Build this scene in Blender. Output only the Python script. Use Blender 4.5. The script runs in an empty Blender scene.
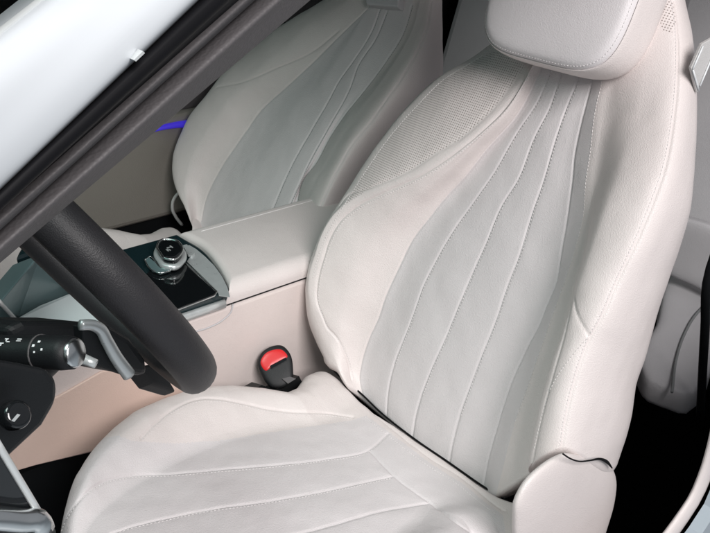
import bpy, bmesh, math, random
import numpy as np
from mathutils import Matrix, Vector
from mathutils.bvhtree import BVHTree
random.seed(4); rng = np.random.default_rng(4)

# ------------------------------------------------------------------ camera
W0, H0, F0 = 710.0, 533.0, 878.0
ax = np.array([1085, -379, 878.]); ax /= np.linalg.norm(ax)
ay = np.array([-878, -479, 878.]); ay -= ax*(ax@ay); ay /= np.linalg.norm(ay)
az = np.cross(ax, ay)
RC = np.array([ax, ay, az])
CAM = np.array([-0.87804, -0.75809, 1.20608])
sc = bpy.context.scene
cd = bpy.data.cameras.new('camera'); cam = bpy.data.objects.new('camera', cd); sc.collection.objects.link(cam)
cd.sensor_width = 36; cd.lens = F0/W0*36; cd.clip_start = 0.02; cd.clip_end = 200
_r, _u, _b = RC@[1, 0, 0], RC@[0, -1, 0], RC@[0, 0, -1]
cam.matrix_world = Matrix(((_r[0], _u[0], _b[0], CAM[0]), (_r[1], _u[1], _b[1], CAM[1]), (_r[2], _u[2], _b[2], CAM[2]), (0, 0, 0, 1)))
sc.camera = cam

# ------------------------------------------------------------------ light
world = bpy.data.worlds.new('World'); sc.world = world; world.use_nodes = True
bg = world.node_tree.nodes['Background']; bg.inputs[0].default_value = (0.89, 0.93, 1.0, 1); bg.inputs[1].default_value = 0.27
sc.view_settings.view_transform = 'Standard'; sc.view_settings.look = 'None'
sc.view_settings.exposure = 0.0; sc.view_settings.gamma = 1.0

def area(name, loc, target, size, power, color=(1, 1, 1), sy=None):
    l = bpy.data.lights.new(name, 'AREA'); l.shape = 'RECTANGLE'; l.size = size; l.size_y = sy or size
    l.energy = power; l.color = color
    o = bpy.data.objects.new(name, l); sc.collection.objects.link(o); o.location = loc
    o.rotation_euler = (Vector(target)-Vector(loc)).to_track_quat('-Z', 'Y').to_euler()
    return o
area('showroom_softbox', (-0.95, -2.35, 2.58), (0.0, 0.1, 0.5), 1.4, 112, (1.0, 0.965, 0.96))
area('ceiling_lamp', (-1.7, 0.0, 3.0), (-0.1, 0.4, 0.5), 1.0, 42, (1.0, 0.97, 0.96))
area('windscreen_green_fill', (-2.6, 1.3, 2.4), (0.1, 0.75, 0.6), 1.3, 11, (0.48, 1.0, 0.84))  # added unseen fill; its green stands in for light through tinted glass

# ------------------------------------------------------------------ tools
def ray(p):
    d = np.array([p[0]-W0/2, p[1]-H0/2, F0]); return RC@(d/np.linalg.norm(d))
def hit(p, n, P0):
    n = np.asarray(n, float); d = ray(p); return CAM + d*(((np.asarray(P0)-CAM)@n)/(d@n))
def hx(p, x): return hit(p, (1, 0, 0), (x, 0, 0))
def hy(p, y): return hit(p, (0, 1, 0), (0, y, 0))
def hz(p, z): return hit(p, (0, 0, 1), (0, 0, z))

def tag(o, label=None, cat=None, group=None, kind=None):
    if label: o['label'] = label
    if cat: o['category'] = cat
    if group: o['group'] = group
    if kind: o['kind'] = kind
    return o
def thing(name, loc, label, cat, group=None):
    o = bpy.data.objects.new(name, None); sc.collection.objects.link(o); o.location = loc
    o.empty_display_size = 0.05
    return tag(o, label, cat, group)
def world_loc(o):
    l = np.array(o.location)
    while o.parent: o = o.parent; l = l+np.array(o.location)
    return l
def build(name, V, F, mat, parent=None, smooth=True, uv=None, mats=None, bevel=0, sub=0, recalc=True):
    V = np.asarray(V, float)
    if parent is not None: V = V - world_loc(parent)
    me = bpy.data.meshes.new(name); me.from_pydata([tuple(v) for v in V], [], [tuple(int(i) for i in f) for f in F]); me.update()
    me.materials.append(mat)
    if smooth: me.polygons.foreach_set('use_smooth', [True]*len(me.polygons))
    if uv is not None:
        l = me.uv_layers.new(name='UVMap'); idx = np.zeros(len(me.loops), int); me.loops.foreach_get('vertex_index', idx)
        l.data.foreach_set('uv', np.asarray(uv, float)[idx].ravel())
    o = bpy.data.objects.new(name, me); sc.collection.objects.link(o)
    if parent is not None: o.parent = parent
    if recalc:
        bm = bmesh.new(); bm.from_mesh(me); bmesh.ops.recalc_face_normals(bm, faces=bm.faces); bm.to_mesh(me); bm.free()
    if bevel:
        m = o.modifiers.new('bevel', 'BEVEL'); m.width = bevel; m.segments = 3; m.limit_method = 'ANGLE'; m.angle_limit = math.radians(30)
        m.harden_normals = False
    if sub:
        m = o.modifiers.new('subsurf', 'SUBSURF'); m.levels = sub; m.render_levels = sub
    return o
def catmull(P, n, closed=False):
    """resample a polyline smoothly to n points by arc length (monotone chord Catmull-Rom)"""
    P = np.asarray(P, float)
    if closed: P = np.vstack([P, P[:1]])
    t = np.r_[0, np.cumsum(np.linalg.norm(np.diff(P, axis=0), axis=1))]
    return hermite(t, P, np.linspace(0, t[-1], n+1)[:-1] if closed else np.linspace(0, t[-1], n), closed)
def hermite(t, P, s, closed=False):
    t = np.asarray(t, float); P = np.asarray(P, float)
    if P.ndim == 1: P = P[:, None]
    d = np.diff(t); sl = np.diff(P, axis=0)/np.maximum(d, 1e-9)[:, None]
    m = np.zeros_like(P); m[1:-1] = (sl[:-1]*d[1:, None]+sl[1:]*d[:-1, None])/(d[:-1]+d[1:])[:, None]
    m[0] = sl[0]; m[-1] = sl[-1]
    if closed:
        m[0] = m[-1] = (sl[0]*d[-1]+sl[-1]*d[0])/(d[0]+d[-1])
    k = np.clip(np.searchsorted(t, s, side='right')-1, 0, len(t)-2)
    h = d[k][:, None]; x = ((s-t[k])/d[k])[:, None]
    return ((2*x**3-3*x**2+1)*P[k]+(x**3-2*x**2+x)*h*m[k]+(-2*x**3+3*x**2)*P[k+1]+(x**3-x**2)*h*m[k+1])
def undulate(P, amp):
    g = np.random.default_rng(11); q = np.zeros(len(P))
    for k in range(26):
        d = g.normal(size=3); d /= np.linalg.norm(d); wl = g.uniform(.022, .09)
        q += np.sin(P@d*2*math.pi/wl+g.uniform(0, 6.28))*(wl/.09)
    return amp*q/4
def gridfaces(nr, nc, closed=False):
    F = []
    for i in range(nr-1):
        for j in range(nc if closed else nc-1):
            k = (j+1) % nc
            F.append((i*nc+j, i*nc+k, (i+1)*nc+k, (i+1)*nc+j))
    return F
def tube(path, r, ns=10, cap=True, flat=None):
    """swept tube; r scalar or list; flat=(normal, ratio) squashes the section along a normal"""
    P = np.asarray(path, float); n = len(P); r = np.broadcast_to(np.asarray(r, float), (n,))
    T = np.gradient(P, axis=0); T /= np.linalg.norm(T, axis=1)[:, None]
    ref = np.array([0, 0, 1.]) if flat is None else np.asarray(flat[0], float)
    V = []
    for i in range(n):
        a = ref-T[i]*(ref@T[i])
        if np.linalg.norm(a) < 1e-3: a = np.array([1, 0, 0.])-T[i]*T[i][0]
        a /= np.linalg.norm(a); b = np.cross(T[i], a)
        q = 1 if flat is None else flat[1]
        for k in range(ns):
            th = 2*math.pi*k/ns
            V.append(P[i]+r[i]*(q*math.cos(th)*a+math.sin(th)*b))
    F = gridfaces(n, ns, True)
    if cap: F += [tuple(range(ns))[::-1], tuple((n-1)*ns+k for k in range(ns))]
    return np.array(V), F
def join(parts):
    V = []; F = []; o = 0
    for v, f in parts:
        V.append(np.asarray(v, float)); F += [tuple(i+o for i in q) for q in f]; o += len(v)
    return np.vstack(V), F
def puff(outline, nrm, front, back, pf=3.0, pb=3.0, rings=14, n=72, smooth_outline=True):
    """star-shaped outline (3D, roughly planar) inflated to both sides of its plane"""
    O = catmull(outline, n, True) if smooth_outline else np.asarray(outline, float)
    n = len(O); c = O.mean(0); nrm = np.asarray(nrm, float); nrm = nrm/np.linalg.norm(nrm)
    V = []; th = np.linspace(0, math.pi/2, rings)
    for side, T, p in ((1, front, pf), (-1, back, pb)):
        ss = np.cos(th)**(2/p) if True else 0
        hh = np.sin(th)**(2/p)
        rng_ = range(rings) if side == 1 else range(1, rings)
        for i in rng_:
            s = max(ss[i], 1e-3)
            V.append(c+(O-c)*s+nrm*side*T*hh[i])
    F = []
    g = lambda r, k: r*n+(k % n)
    for r in range(rings-1):
        for k in range(n): F.append((g(r, k), g(r, k+1), g(r+1, k+1), g(r+1, k)))
    F.append(tuple(g(rings-1, k) for k in range(n)))
    base = rings*n
    for r in range(rings-1):
        for k in range(n):
            a = (g(0, k), g(0, k+1)) if r == 0 else (base+(r-1)*n+k, base+(r-1)*n+(k+1) % n)
            b = (base+r*n+k, base+r*n+(k+1) % n)
            F.append((a[1], a[0], b[0], b[1]))
    F.append(tuple(base+(rings-2)*n+k for k in range(n))[::-1])
    return np.vstack(V), F
def slab(poly, off):
    """prism of a polygon (3D points) pushed along vector off"""
    A = np.asarray(poly, float); n = len(A); B = A+np.asarray(off, float)
    F = [tuple(range(n))[::-1], tuple(range(n, 2*n))]+[(k, (k+1) % n, n+(k+1) % n, n+k) for k in range(n)]
    return np.vstack([A, B]), F
def box(lo, hi):
    (a, b, c), (d, e, f) = lo, hi
    return slab([(a, b, c), (d, b, c), (d, e, c), (a, e, c)], (0, 0, f-c))
def raymesh(V, F): return BVHTree.FromPolygons([tuple(v) for v in V], [tuple(int(i) for i in f) for f in F])
def drop(bvh, px, n=None):
    """photo line -> polyline on the surface"""
    P = catmull(np.asarray(px, float), n or max(12, int(np.sum(np.linalg.norm(np.diff(np.asarray(px, float), axis=0), axis=1))/2.2)))
    out = []
    for p in P:
        h = bvh.ray_cast(Vector(CAM), Vector(ray(p)))
        if h[0] is not None: out.append(np.array(h[0]))
    if len(out) < 3: return None
    out = np.array(out); k = [0]
    for i in range(1, len(out)):
        if np.linalg.norm(out[i]-out[k[-1]]) < 0.03: k.append(i)
    return out[k]
def dist_to(V, lines):
    D = np.full(len(V), 1.0)
    for L in lines:
        lo, hi = L.min(0)-.03, L.max(0)+.03
        m = np.where(np.all((V >= lo) & (V <= hi), axis=1))[0]
        if not len(m): continue
        Q = V[m]; best = np.full(len(m), 1.0)
        for a, b in zip(L[:-1], L[1:]):
            ab = b-a; l2 = ab@ab
            if l2 < 1e-12: continue
            t = np.clip(((Q-a)@ab)/l2, 0, 1); best = np.minimum(best, np.linalg.norm(Q-a-t[:, None]*ab, axis=1))
        D[m] = np.minimum(D[m], best)
    return D
def vnormals(V, F):
    N = np.zeros_like(V); F4 = np.array([f for f in F if len(f) == 4])
    n = np.cross(V[F4[:, 2]]-V[F4[:, 0]], V[F4[:, 3]]-V[F4[:, 1]])
    for k in range(4): np.add.at(N, F4[:, k], n)
    return N/np.maximum(np.linalg.norm(N, axis=1), 1e-12)[:, None]
def stitches(lines, bvh, length=.0034, gap=.0016, r=.00042, lift=.0004):
    """thread dashes along lines on the surface"""
    parts = []
    for L in lines:
        t = np.r_[0, np.cumsum(np.linalg.norm(np.diff(L, axis=0), axis=1))]
        s = 0.002
        while s+length < t[-1]:
            q = np.array([[np.interp(x, t, L[:, k]) for k in range(3)] for x in (s, s+length/2, s+length)])
            nn = bvh.find_nearest(Vector(q[1]))
            if nn[0] is not None:
                nv = np.array(nn[1]); nv = nv if nv@(CAM-q[1]) > 0 else -nv
                q = np.array([np.array(bvh.find_nearest(Vector(x))[0]) for x in q])
                q = q+nv*lift; q[0] -= nv*r*.9; q[2] -= nv*r*.9
                parts.append(tube(q, [r*.8, r, r*.8], 5))
            s += length+gap
    return join(parts)

# ------------------------------------------------------------------ materials
def mat(name, col, rough=.5, metal=0, bump=0, bscale=400, var=0, coat=0, spec=.5, sheen=0, trans=0, vscale=6):
    m = bpy.data.materials.new(name); m.use_nodes = True; nt = m.node_tree; b = nt.nodes['Principled BSDF']
    b.inputs['Base Color'].default_value = (*col, 1); b.inputs['Roughness'].default_value = rough; b.inputs['Metallic'].default_value = metal
    b.inputs['Coat Weight'].default_value = coat; b.inputs['Specular IOR Level'].default_value = spec
    b.inputs['Sheen Weight'].default_value = sheen; b.inputs['Transmission Weight'].default_value = trans
    tc = nt.nodes.new('ShaderNodeTexCoord')
    if var:
        n = nt.nodes.new('ShaderNodeTexNoise'); n.inputs['Scale'].default_value = vscale; n.inputs['Detail'].default_value = 6
        nt.links.new(tc.outputs['Object'], n.inputs['Vector'])
        r = nt.nodes.new('ShaderNodeMapRange'); r.inputs['From Min'].default_value = .3; r.inputs['From Max'].default_value = .7
        r.inputs['To Min'].default_value = 1-var; r.inputs['To Max'].default_value = 1+var
        nt.links.new(n.outputs['Fac'], r.inputs['Value'])
        mx = nt.nodes.new('ShaderNodeVectorMath'); mx.operation = 'SCALE'; mx.inputs[0].default_value = col
        nt.links.new(r.outputs[0], mx.inputs['Scale']); nt.links.new(mx.outputs[0], b.inputs['Base Color'])
        r2 = nt.nodes.new('ShaderNodeMapRange'); r2.inputs['To Min'].default_value = max(.05, rough-.08); r2.inputs['To Max'].default_value = rough+.08
        nt.links.new(n.outputs['Fac'], r2.inputs['Value']); nt.links.new(r2.outputs[0], b.inputs['Roughness'])
    if bump:
        v = nt.nodes.new('ShaderNodeTexVoronoi'); v.inputs['Scale'].default_value = bscale; v.feature = 'F1'
        nt.links.new(tc.outputs['Object'], v.inputs['Vector'])
        n2 = nt.nodes.new('ShaderNodeTexNoise'); n2.inputs['Scale'].default_value = bscale*.06; n2.inputs['Detail'].default_value = 4
        nt.links.new(tc.outputs['Object'], n2.inputs['Vector'])
        ad = nt.nodes.new('ShaderNodeMath'); ad.operation = 'MULTIPLY_ADD'; ad.inputs[1].default_value = 1.6
        nt.links.new(n2.outputs['Fac'], ad.inputs[0]); nt.links.new(v.outputs['Distance'], ad.inputs[2])
        bu = nt.nodes.new('ShaderNodeBump'); bu.inputs['Strength'].default_value = bump; bu.inputs['Distance'].default_value = .0012
        nt.links.new(ad.outputs[0], bu.inputs['Height']); nt.links.new(bu.outputs[0], b.inputs['Normal'])
    return m
def perforated(name, col, pitch=.0038, r=.2, dark=.36):
    m = mat(name, col, .5, 0, .18, 500); nt = m.node_tree; b = nt.nodes['Principled BSDF']
    u = nt.nodes.new('ShaderNodeUVMap'); u.uv_map = 'UVMap'
    s = nt.nodes.new('ShaderNodeVectorMath'); s.operation = 'SCALE'; s.inputs['Scale'].default_value = 1/pitch
    nt.links.new(u.outputs[0], s.inputs[0])
    fr = nt.nodes.new('ShaderNodeVectorMath'); fr.operation = 'FRACTION'; nt.links.new(s.outputs[0], fr.inputs[0])
    di = nt.nodes.new('ShaderNodeVectorMath'); di.operation = 'DISTANCE'; di.inputs[1].default_value = (.5, .5, 0); nt.links.new(fr.outputs[0], di.inputs[0])
    mr = nt.nodes.new('ShaderNodeMapRange'); mr.inputs['From Min'].default_value = r; mr.inputs['From Max'].default_value = r+.09
    nt.links.new(di.outputs['Value'], mr.inputs['Value'])
    mx = nt.nodes.new('ShaderNodeMix'); mx.data_type = 'RGBA'; mx.inputs[6].default_value = (col[0]*dark, col[1]*dark*.93, col[2]*dark*.88, 1); mx.inputs[7].default_value = (*col, 1)
    nt.links.new(mr.outputs[0], mx.inputs[0]); nt.links.new(mx.outputs[2], b.inputs['Base Color'])
    return m
CREAM = (.69, .630, .612)
M = dict(
    leather=mat('cream_leather', CREAM, .46, 0, .32, 620, .04),
    insert=mat('cream_insert_leather', (.645, .606, .608), .5, 0, .32, 620, .035),
    insert_light=mat('cream_headrest_leather', (.69, .655, .66), .5, 0, .22, 620, .02),
    perf=perforated('perforated_leather', CREAM),
    thread=mat('cream_thread', (.74, .71, .70), .7),
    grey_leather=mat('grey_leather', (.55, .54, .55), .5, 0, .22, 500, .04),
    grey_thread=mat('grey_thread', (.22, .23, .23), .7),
    black=mat('black_soft_plastic', (.006, .007, .008), .5, 0, .12, 1100, .1, spec=.35),
    rimblack=mat('black_wheel_leather', (.019, .018, .020), .5, 0, .16, 900, .12),
    gloss=mat('piano_black', (.006, .007, .008), .08, 0, 0, coat=.5),
    chrome=mat('satin_chrome', (.72, .74, .74), .22, 1),
    silver=mat('brushed_silver', (.60, .63, .63), .3, .5, var=.04, vscale=60),
    wing=mat('satin_silver_trim', (.74, .84, .84), .3, .1, coat=.4),
    sidewall=mat('warm_cream_leather', (.72, .635, .605), .48, 0, .22, 620, .03),
    teal=mat('glossy_dark_trim', (.010, .024, .028), .16, .1, coat=.6),  # teal of the reflections put into the dark trim's base colour
    teal_reflection=mat('teal_reflection_panel', (.10, .15, .155), .3, 0, coat=.3),  # dark panel with its teal reflection put into the base colour
    sill_reflection=mat('white_paint_blue_reflection', (.34, .39, .43), .4, 0, 0, coat=.3),  # white body paint, grey-blue of its reflection put into the base colour
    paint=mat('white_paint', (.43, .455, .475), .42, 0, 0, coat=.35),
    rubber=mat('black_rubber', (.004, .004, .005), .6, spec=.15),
    trim=mat('grey_pillar_trim', (.075, .07, .072), .62, 0, .2, 500, .06),
    red=mat('red_button', (.62, .02, .022), .32),
    tan=mat('tan_finish', (.76, .58, .50), .5, 0, .22, 620, .05),
    carpet=mat('black_carpet', (.0025, .0028, .003), .95, 0, .6, 900, .3, spec=.05),
    door=mat('grey_brown_door_trim', (.25, .232, .205), .6, 0, .2, 500, .04),
    white=mat('white_print', (.75, .77, .78), .5),
    headliner=mat('grey_headliner', (.25, .25, .25), .9),
    belt=mat('beige_webbing', (.55, .54, .53), .7, 0, .4, 900),
    ground=mat('showroom_floor', (.32, .36, .39), .35, 0, 0, var=.08),
)
def glass(name, col):
    m = bpy.data.materials.new(name); m.use_nodes = True; nt = m.node_tree; nt.nodes.clear()
    o = nt.nodes.new('ShaderNodeOutputMaterial'); t = nt.nodes.new('ShaderNodeBsdfTransparent'); g = nt.nodes.new('ShaderNodeBsdfGlossy')
    t.inputs[0].default_value = (*col, 1); g.inputs['Roughness'].default_value = .02
    f = nt.nodes.new('ShaderNodeFresnel'); f.inputs[0].default_value = 1.45; x = nt.nodes.new('ShaderNodeMixShader')
    nt.links.new(f.outputs[0], x.inputs[0]); nt.links.new(t.outputs[0], x.inputs[1]); nt.links.new(g.outputs[0], x.inputs[2]); nt.links.new(x.outputs[0], o.inputs[0])
    return m
M['glass'] = glass('tinted_glass', (.83, .90, .89))
M['dark_glass'] = glass('dark_window_glass', (.05, .07, .075))
def emis(name, col, s):
    m = mat(name, col, .4); b = m.node_tree.nodes['Principled BSDF']; b.inputs['Emission Color'].default_value = (*col, 1); b.inputs['Emission Strength'].default_value = s; return m
M['ambient'] = emis('blue_ambient_light', (.05, .03, .55), .5)

# ------------------------------------------------------------------ setting
V, F = box((-30, -30, -.33), (30, 30, -.29)); tag(build('ground', V, F, M['ground'], smooth=False), kind='structure')
V, F = box((-1.35, -.40, -.02), (1.5, 1.16, .02)); tag(build('cabin_floor', V, F, M['carpet'], smooth=False), kind='structure')

# ------------------------------------------------------------------ seats
class Plane:
    def __init__(s, O, deg):
        a = math.radians(deg); s.O = np.asarray(O, float)
        s.n = np.array([-math.cos(a), 0, math.sin(a)]); s.up = np.array([math.sin(a), 0, math.cos(a)])
    def at(s, u, v, h):
        u, v, h = (np.asarray(q, float) for q in (u, v, h))
        return s.O+u[..., None]*np.array([0, 1., 0])+v[..., None]*s.up+h[..., None]*s.n
    def uvh(s, p, h):
        P = hit(p, s.n, s.O+s.n*h)-s.O; return P[1], P@s.up
    def column(s, px, hv, hh, vs, spread=True):
        """photo line with height law h(v) -> (u,h) at the relative levels vs"""
        px = catmull(px, 60); U = []; Vv = []
        for p in px:
            h = hh[0]
            for _ in range(8):
                u, v = s.uvh(p, h); h = np.interp(v, hv, hh)
            U.append(u); Vv.append(v)
        U = np.array(U); Vv = np.array(Vv); k = np.argsort(Vv); U = U[k]; Vv = Vv[k]
        return U, Vv

def backrest_rings(pl, cols, vtop, nr, vlow=None):
    """cols: (px, hv, hh). Returns rows x cols arrays"""
    res = []
    for px, hv, hh in cols:
        U, Vv = pl.column(px, hv, hh, None)
        v0 = Vv[0] if vlow is None else vlow
        v = v0+(vtop-v0)*np.linspace(0, 1, nr)
        k = max(3, len(U)//7)
        sl1 = (U[-1]-U[-1-k])/(Vv[-1]-Vv[-1-k]+1e-9); sl0 = (U[k]-U[0])/(Vv[k]-Vv[0]+1e-9)
        u = np.interp(v, Vv, U)
        u = np.where(v > Vv[-1], U[-1]+np.clip(sl1, -1, 1)*(v-Vv[-1]), u)
        u = np.where(v < Vv[0], U[0]+np.clip(sl0, -.6, .6)*(v-Vv[0]), u)
        h = hermite(np.asarray(hv, float), np.asarray(hh, float), np.clip(v, hv[0], hv[-1]))[:, 0]
        res.append(np.stack([u, v, h], 1))
    return res
def smooth_col(a, it=3):
    a = a.copy()
    for _ in range(it): a[1:-1] = (a[:-2]+2*a[1:-1]+a[2:])/4
    return a
def in_poly(pts, poly):
    x, y = pts[:, 0], pts[:, 1]; c = np.zeros(len(pts), bool); n = len(poly)
    for i in range(n):
        (x1, y1), (x2, y2) = poly[i], poly[(i+1) % n]
        m = (y1 > y) != (y2 > y); c ^= m & (x < (x2-x1)*(y-y1)/((y2-y1) or 1e-9)+x1)
    return c
def project(V):
    d = (np.asarray(V)-CAM)@RC; return np.stack([W0/2+F0*d[:, 0]/d[:, 2], H0/2+F0*d[:, 1]/d[:, 2]], 1)

def make_backrest(seat, pl, rings, counts, shell_from, seams, stitch_lines, mats, insert_cols=None, perf_polys=(), groove=.0015, wide=.0014, wwide=.012, nr=220):
    """rings: list of rows x (u,v,h) columns round the backrest (first..last, closed). counts: subdivisions between columns"""
    rings = [smooth_col(r, 4) for r in rings]
    A = np.stack(rings, 1)                                  # nr, nc, 3
    nc = A.shape[1]
    ch = np.linalg.norm(np.diff(np.concatenate([A, A[:, :1]], 1), axis=1), axis=2).mean(0); t = np.r_[0, np.cumsum(ch)]
    s = np.concatenate([np.linspace(t[i], t[i+1], counts[i], endpoint=False) for i in range(nc)])
    colid = np.concatenate([np.full(counts[i], i) for i in range(nc)])
    G = np.stack([hermite(t, np.vstack([r, r[:1]]), s, True) for r in A], 0)      # nr, ns, 3
    nr = len(G)
    cen = G.mean(1, keepdims=True)
    def ring_k(R, c, k, dv, kh=None):
        q = c+(R-c)*np.array([1-(1-k)*.06, 1, 1]); q[..., 2] = -.05+(R[..., 2]+.05)*k; q[..., 1] = R[..., 1]+dv; return q
    top = [ring_k(G[-1], cen[-1], k, dv) for k, dv in ((.985, .006), (.95, .012), (.88, .017), (.7, .022), (.35, .026), (.02, .027))]
    bot = [ring_k(G[0], cen[0], k, dv) for k, dv in ((.02, -.02), (.5, -.019), (.85, -.014), (.95, -.008), (.985, -.003))]
    G = np.concatenate([np.stack(bot), G, np.stack(top)], 0)
    nr = len(G); ns = G.shape[1]
    V = pl.at(G[..., 0], G[..., 1], G[..., 2]).reshape(-1, 3); F = gridfaces(nr, ns, True)
    bvh = raymesh(V, F)
    L = [l for l in (drop(bvh, s_) for s_ in seams) if l is not None]
    N = vnormals(V, F); c0 = V.mean(0)
    if np.mean(np.sum(N*(V-c0), 1)) < 0: N = -N
    D = dist_to(V, L)
    V2 = V-N*(groove*np.exp(-(D/.0019)**2)+wide*np.exp(-(D/wwide)))[:, None]+N*wide*.5+N*undulate(V, .0005)[:, None]
    UV = G[..., :2].reshape(-1, 2)
    Fa = np.array(F); cid = colid[np.array([f[0] % ns for f in F])]
    shell = (cid >= shell_from) | (cid == 0)
    px = project(V[Fa].mean(1)); facing = (np.sum(N[Fa[:, 0]]*(CAM-V[Fa[:, 0]]), 1) > 0)
    pm = [in_poly(px, p) & facing & ~shell for p in perf_polys]
    perf = np.zeros(len(Fa), bool)
    for q in pm: perf |= q
    ins = np.zeros(len(Fa), bool)
    if insert_cols: ins = (cid >= insert_cols[0]) & (cid < insert_cols[1]) & ~perf
    def sub(mask, name, m, parent):
        f = Fa[mask].copy(); fn = np.cross(V2[f[:, 2]]-V2[f[:, 0]], V2[f[:, 3]]-V2[f[:, 1]])
        flip = np.sum(fn*N2[f].sum(1), 1) < 0; f[flip] = f[flip][:, ::-1]
        used, inv = np.unique(f, return_inverse=True); f = inv.reshape(f.shape)
        o = build(name, V2[used], f, m, parent, uv=UV[used], recalc=False)
        o.data.normals_split_custom_set_from_vertices([tuple(x) for x in N2[used]])
        return o
    N2 = vnormals(V2, F)
    if np.mean(np.sum(N2*(V2-c0), 1)) < 0: N2 = -N2; 
    back = sub(~shell & ~perf & ~ins, 'backrest', mats['leather'], seat)
    if ins.any(): sub(ins, 'pleated_panel', mats['insert'], back)
    for q in pm: sub(q, 'perforated_panel', mats['perf'], back)
    sub(shell, 'back_shell', mats['leather'], seat)
    b2 = raymesh(V2, F)
    SL = [l for l in (drop(b2, s_) for s_ in stitch_lines) if l is not None]
    for l in SL:
        if np.linalg.norm(np.diff(l, axis=0), axis=1).sum() < .012: continue
        v, f = stitches([l], b2); build('stitching', v, f, mats['thread'], back)
    return b2

# ---- near seat ---------------------------------------------------------
pl = Plane((0, 0, .33), 20)
seat = thing('front_seat', (0, 0, .02), 'cream leather front seat nearest the viewer, with pleated back, perforated shoulder and headrest', 'car seat')
C0 = [(325, 355), (316, 338), (309, 315), (307, 292), (309, 277), (317, 247), (329, 222), (347, 193), (364, 166), (389, 131), (413, 104), (438, 79), (473, 57), (494, 42)]
C1 = [(352, 380), (348, 361), (334, 335), (328, 329), (323, 318), (317, 301), (318, 279), (323, 259), (331, 236), (342, 219), (355, 208), (386, 192), (420, 176), (451, 156), (476, 136), (502, 111), (522, 83), (530, 68), (537, 53)]
C1c = [(337, 368), (329, 347), (323, 329), (320, 315)]+C1[5:]
C1b = [(340, 205), (347, 196), (372, 187), (406, 172), (437, 152), (460, 138), (488, 113), (505, 94), (524, 66), (530, 55)]
CF = [(362, 394), (359, 378), (361, 364), (368, 341), (379, 316), (385, 298), (399, 267), (413, 239), (430, 217), (446, 197), (463, 179), (488, 148), (516, 117), (541, 69), (549, 52)]
P1 = [(386, 414), (388, 390), (394, 364), (404, 338), (414, 312), (424, 284), (435, 262), (455, 228), (475, 200), (493, 174), (516, 134), (539, 98), (550, 71), (556, 54)]
P2 = [(412, 437), (415, 418), (421, 396), (431, 370), (444, 341), (458, 307), (471, 276), (485, 245), (502, 205), (518, 179), (533, 140), (550, 106), (561, 74), (568, 54)]
P3 = [(449, 463), (452, 445), (459, 417), (470, 386), (483, 352), (496, 320), (508, 284), (519, 256), (530, 219), (544, 179), (556, 137), (567, 106), (578, 79), (584, 56)]
NL = [(483, 487), (488, 459), (498, 423), (510, 386), (527, 347), (540, 322), (547, 304), (556, 281), (561, 253), (567, 217), (572, 179), (574, 157), (581, 123), (592, 79), (597, 56)]
NR = [(497, 492), (503, 470), (515, 423), (533, 372), (554, 312), (564, 284), (575, 250), (583, 217), (586, 180), (590, 154), (595, 112), (602, 81), (606, 57)]
NB = [(530, 472), (534, 451), (547, 395), (560, 350), (570, 310), (575, 287), (581, 265), (592, 208), (599, 179), (606, 123), (614, 81), (618, 58)]
OS = [(562, 448), (566, 420), (572, 393), (581, 362), (591, 337), (598, 325), (618, 281), (640, 234), (657, 192), (663, 175), (674, 118), (678, 68), (677, 27), (673, 1)]
RS = [(615, 466), (627, 427), (635, 383), (644, 357), (654, 322), (666, 285), (679, 248), (690, 207), (693, 179), (695, 152), (696, 118), (693, 74), (688, 34), (679, 0)]
hv = [-.05, .03, .12, .2, .3, .43, .55, .63, .80]
cols = [
    (C0, hv, [.0, .02, .045, .048, .045, .03, .0, -.035, -.06]),
    (C1c, hv, [.02, .035, .06, .066, .062, .047, .02, .0, -.02]),
    (CF, hv, [.0, .0, .002, .003, .003, .002, .0, .0, -.0]),
    (P1, hv, [.0, .002, .006, .007, .006, .003, .001, .0, .0]),
    (P2, hv, [.0, .002, .007, .008, .007, .004, .001, .0, .0]),
    (P3, hv, [.0, .002, .006, .007, .006, .003, .001, .0, .0]),
    (NL, hv, [.0, .0, .001, .002, .002, .001, .0, .0, .0]),
    (NR, hv, [.012, .018, .018, .017, .016, .012, .008, .005, .004]),
    (NB, hv, [.024, .028, .028, .027, .025, .018, .011, .007, .005]),
    (OS, hv, [.05, .065, .085, .085, .076, .053, .026, .008, -.012]),
    (RS, hv, [-.055, -.055, -.055, -.055, -.055, -.058, -.065, -.07, -.08]),
]
R = backrest_rings(pl, cols, .80, 400)
c0, c1, cf, p1, p2, p3, nl, nr_, nb, os_, rs = R
bm_far = (c1+cf)/2; bm_far[:, 2] += .011
wk = np.interp(os_[:, 1], [0, .3, .45, .6, .8], [.6, .62, .6, .48, .42])[:, None]
bm_near = nb*wk+os_*(1-wk); bm_near[:, 2] += np.interp(bm_near[:, 1], [0, .1, .3, .45, .58, .8], [.022, .032, .033, .024, .010, .005])
rim = c0*.6+c1*.4; rim[:, 2] = np.maximum(c0[:, 2], c1[:, 2])*.5+(c0[:, 2]+c1[:, 2])*.25+.004
side = (os_+rs)/2; side[:, 0] -= .012
fb = c0.copy(); fb[:, 0] -= .012; fb[:, 2] = c0[:, 2]-.085
fbk = c0.copy(); fbk[:, 0] -= .07; fbk[:, 2] = -.135
mid = (p2).copy(); mid[:, 2] = -.15
nbk = rs.copy(); nbk[:, 0] += .06; nbk[:, 2] = -.135
ring = [fb, c0, rim, c1, bm_far, cf, p1, p2, p3, nl, nr_, nb, bm_near, os_, side, rs, nbk, mid, fbk]
counts = [8, 16, 20, 60, 70, 48, 48, 48, 48, 24, 22, 34, 34, 26, 26, 8, 8, 8, 6]
X1 = [(590, 337), (584, 328), (576, 312), (574, 297), (578, 276)]
X2 = [(588, 337), (568, 361), (555, 380), (544, 409), (534, 449)]
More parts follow.
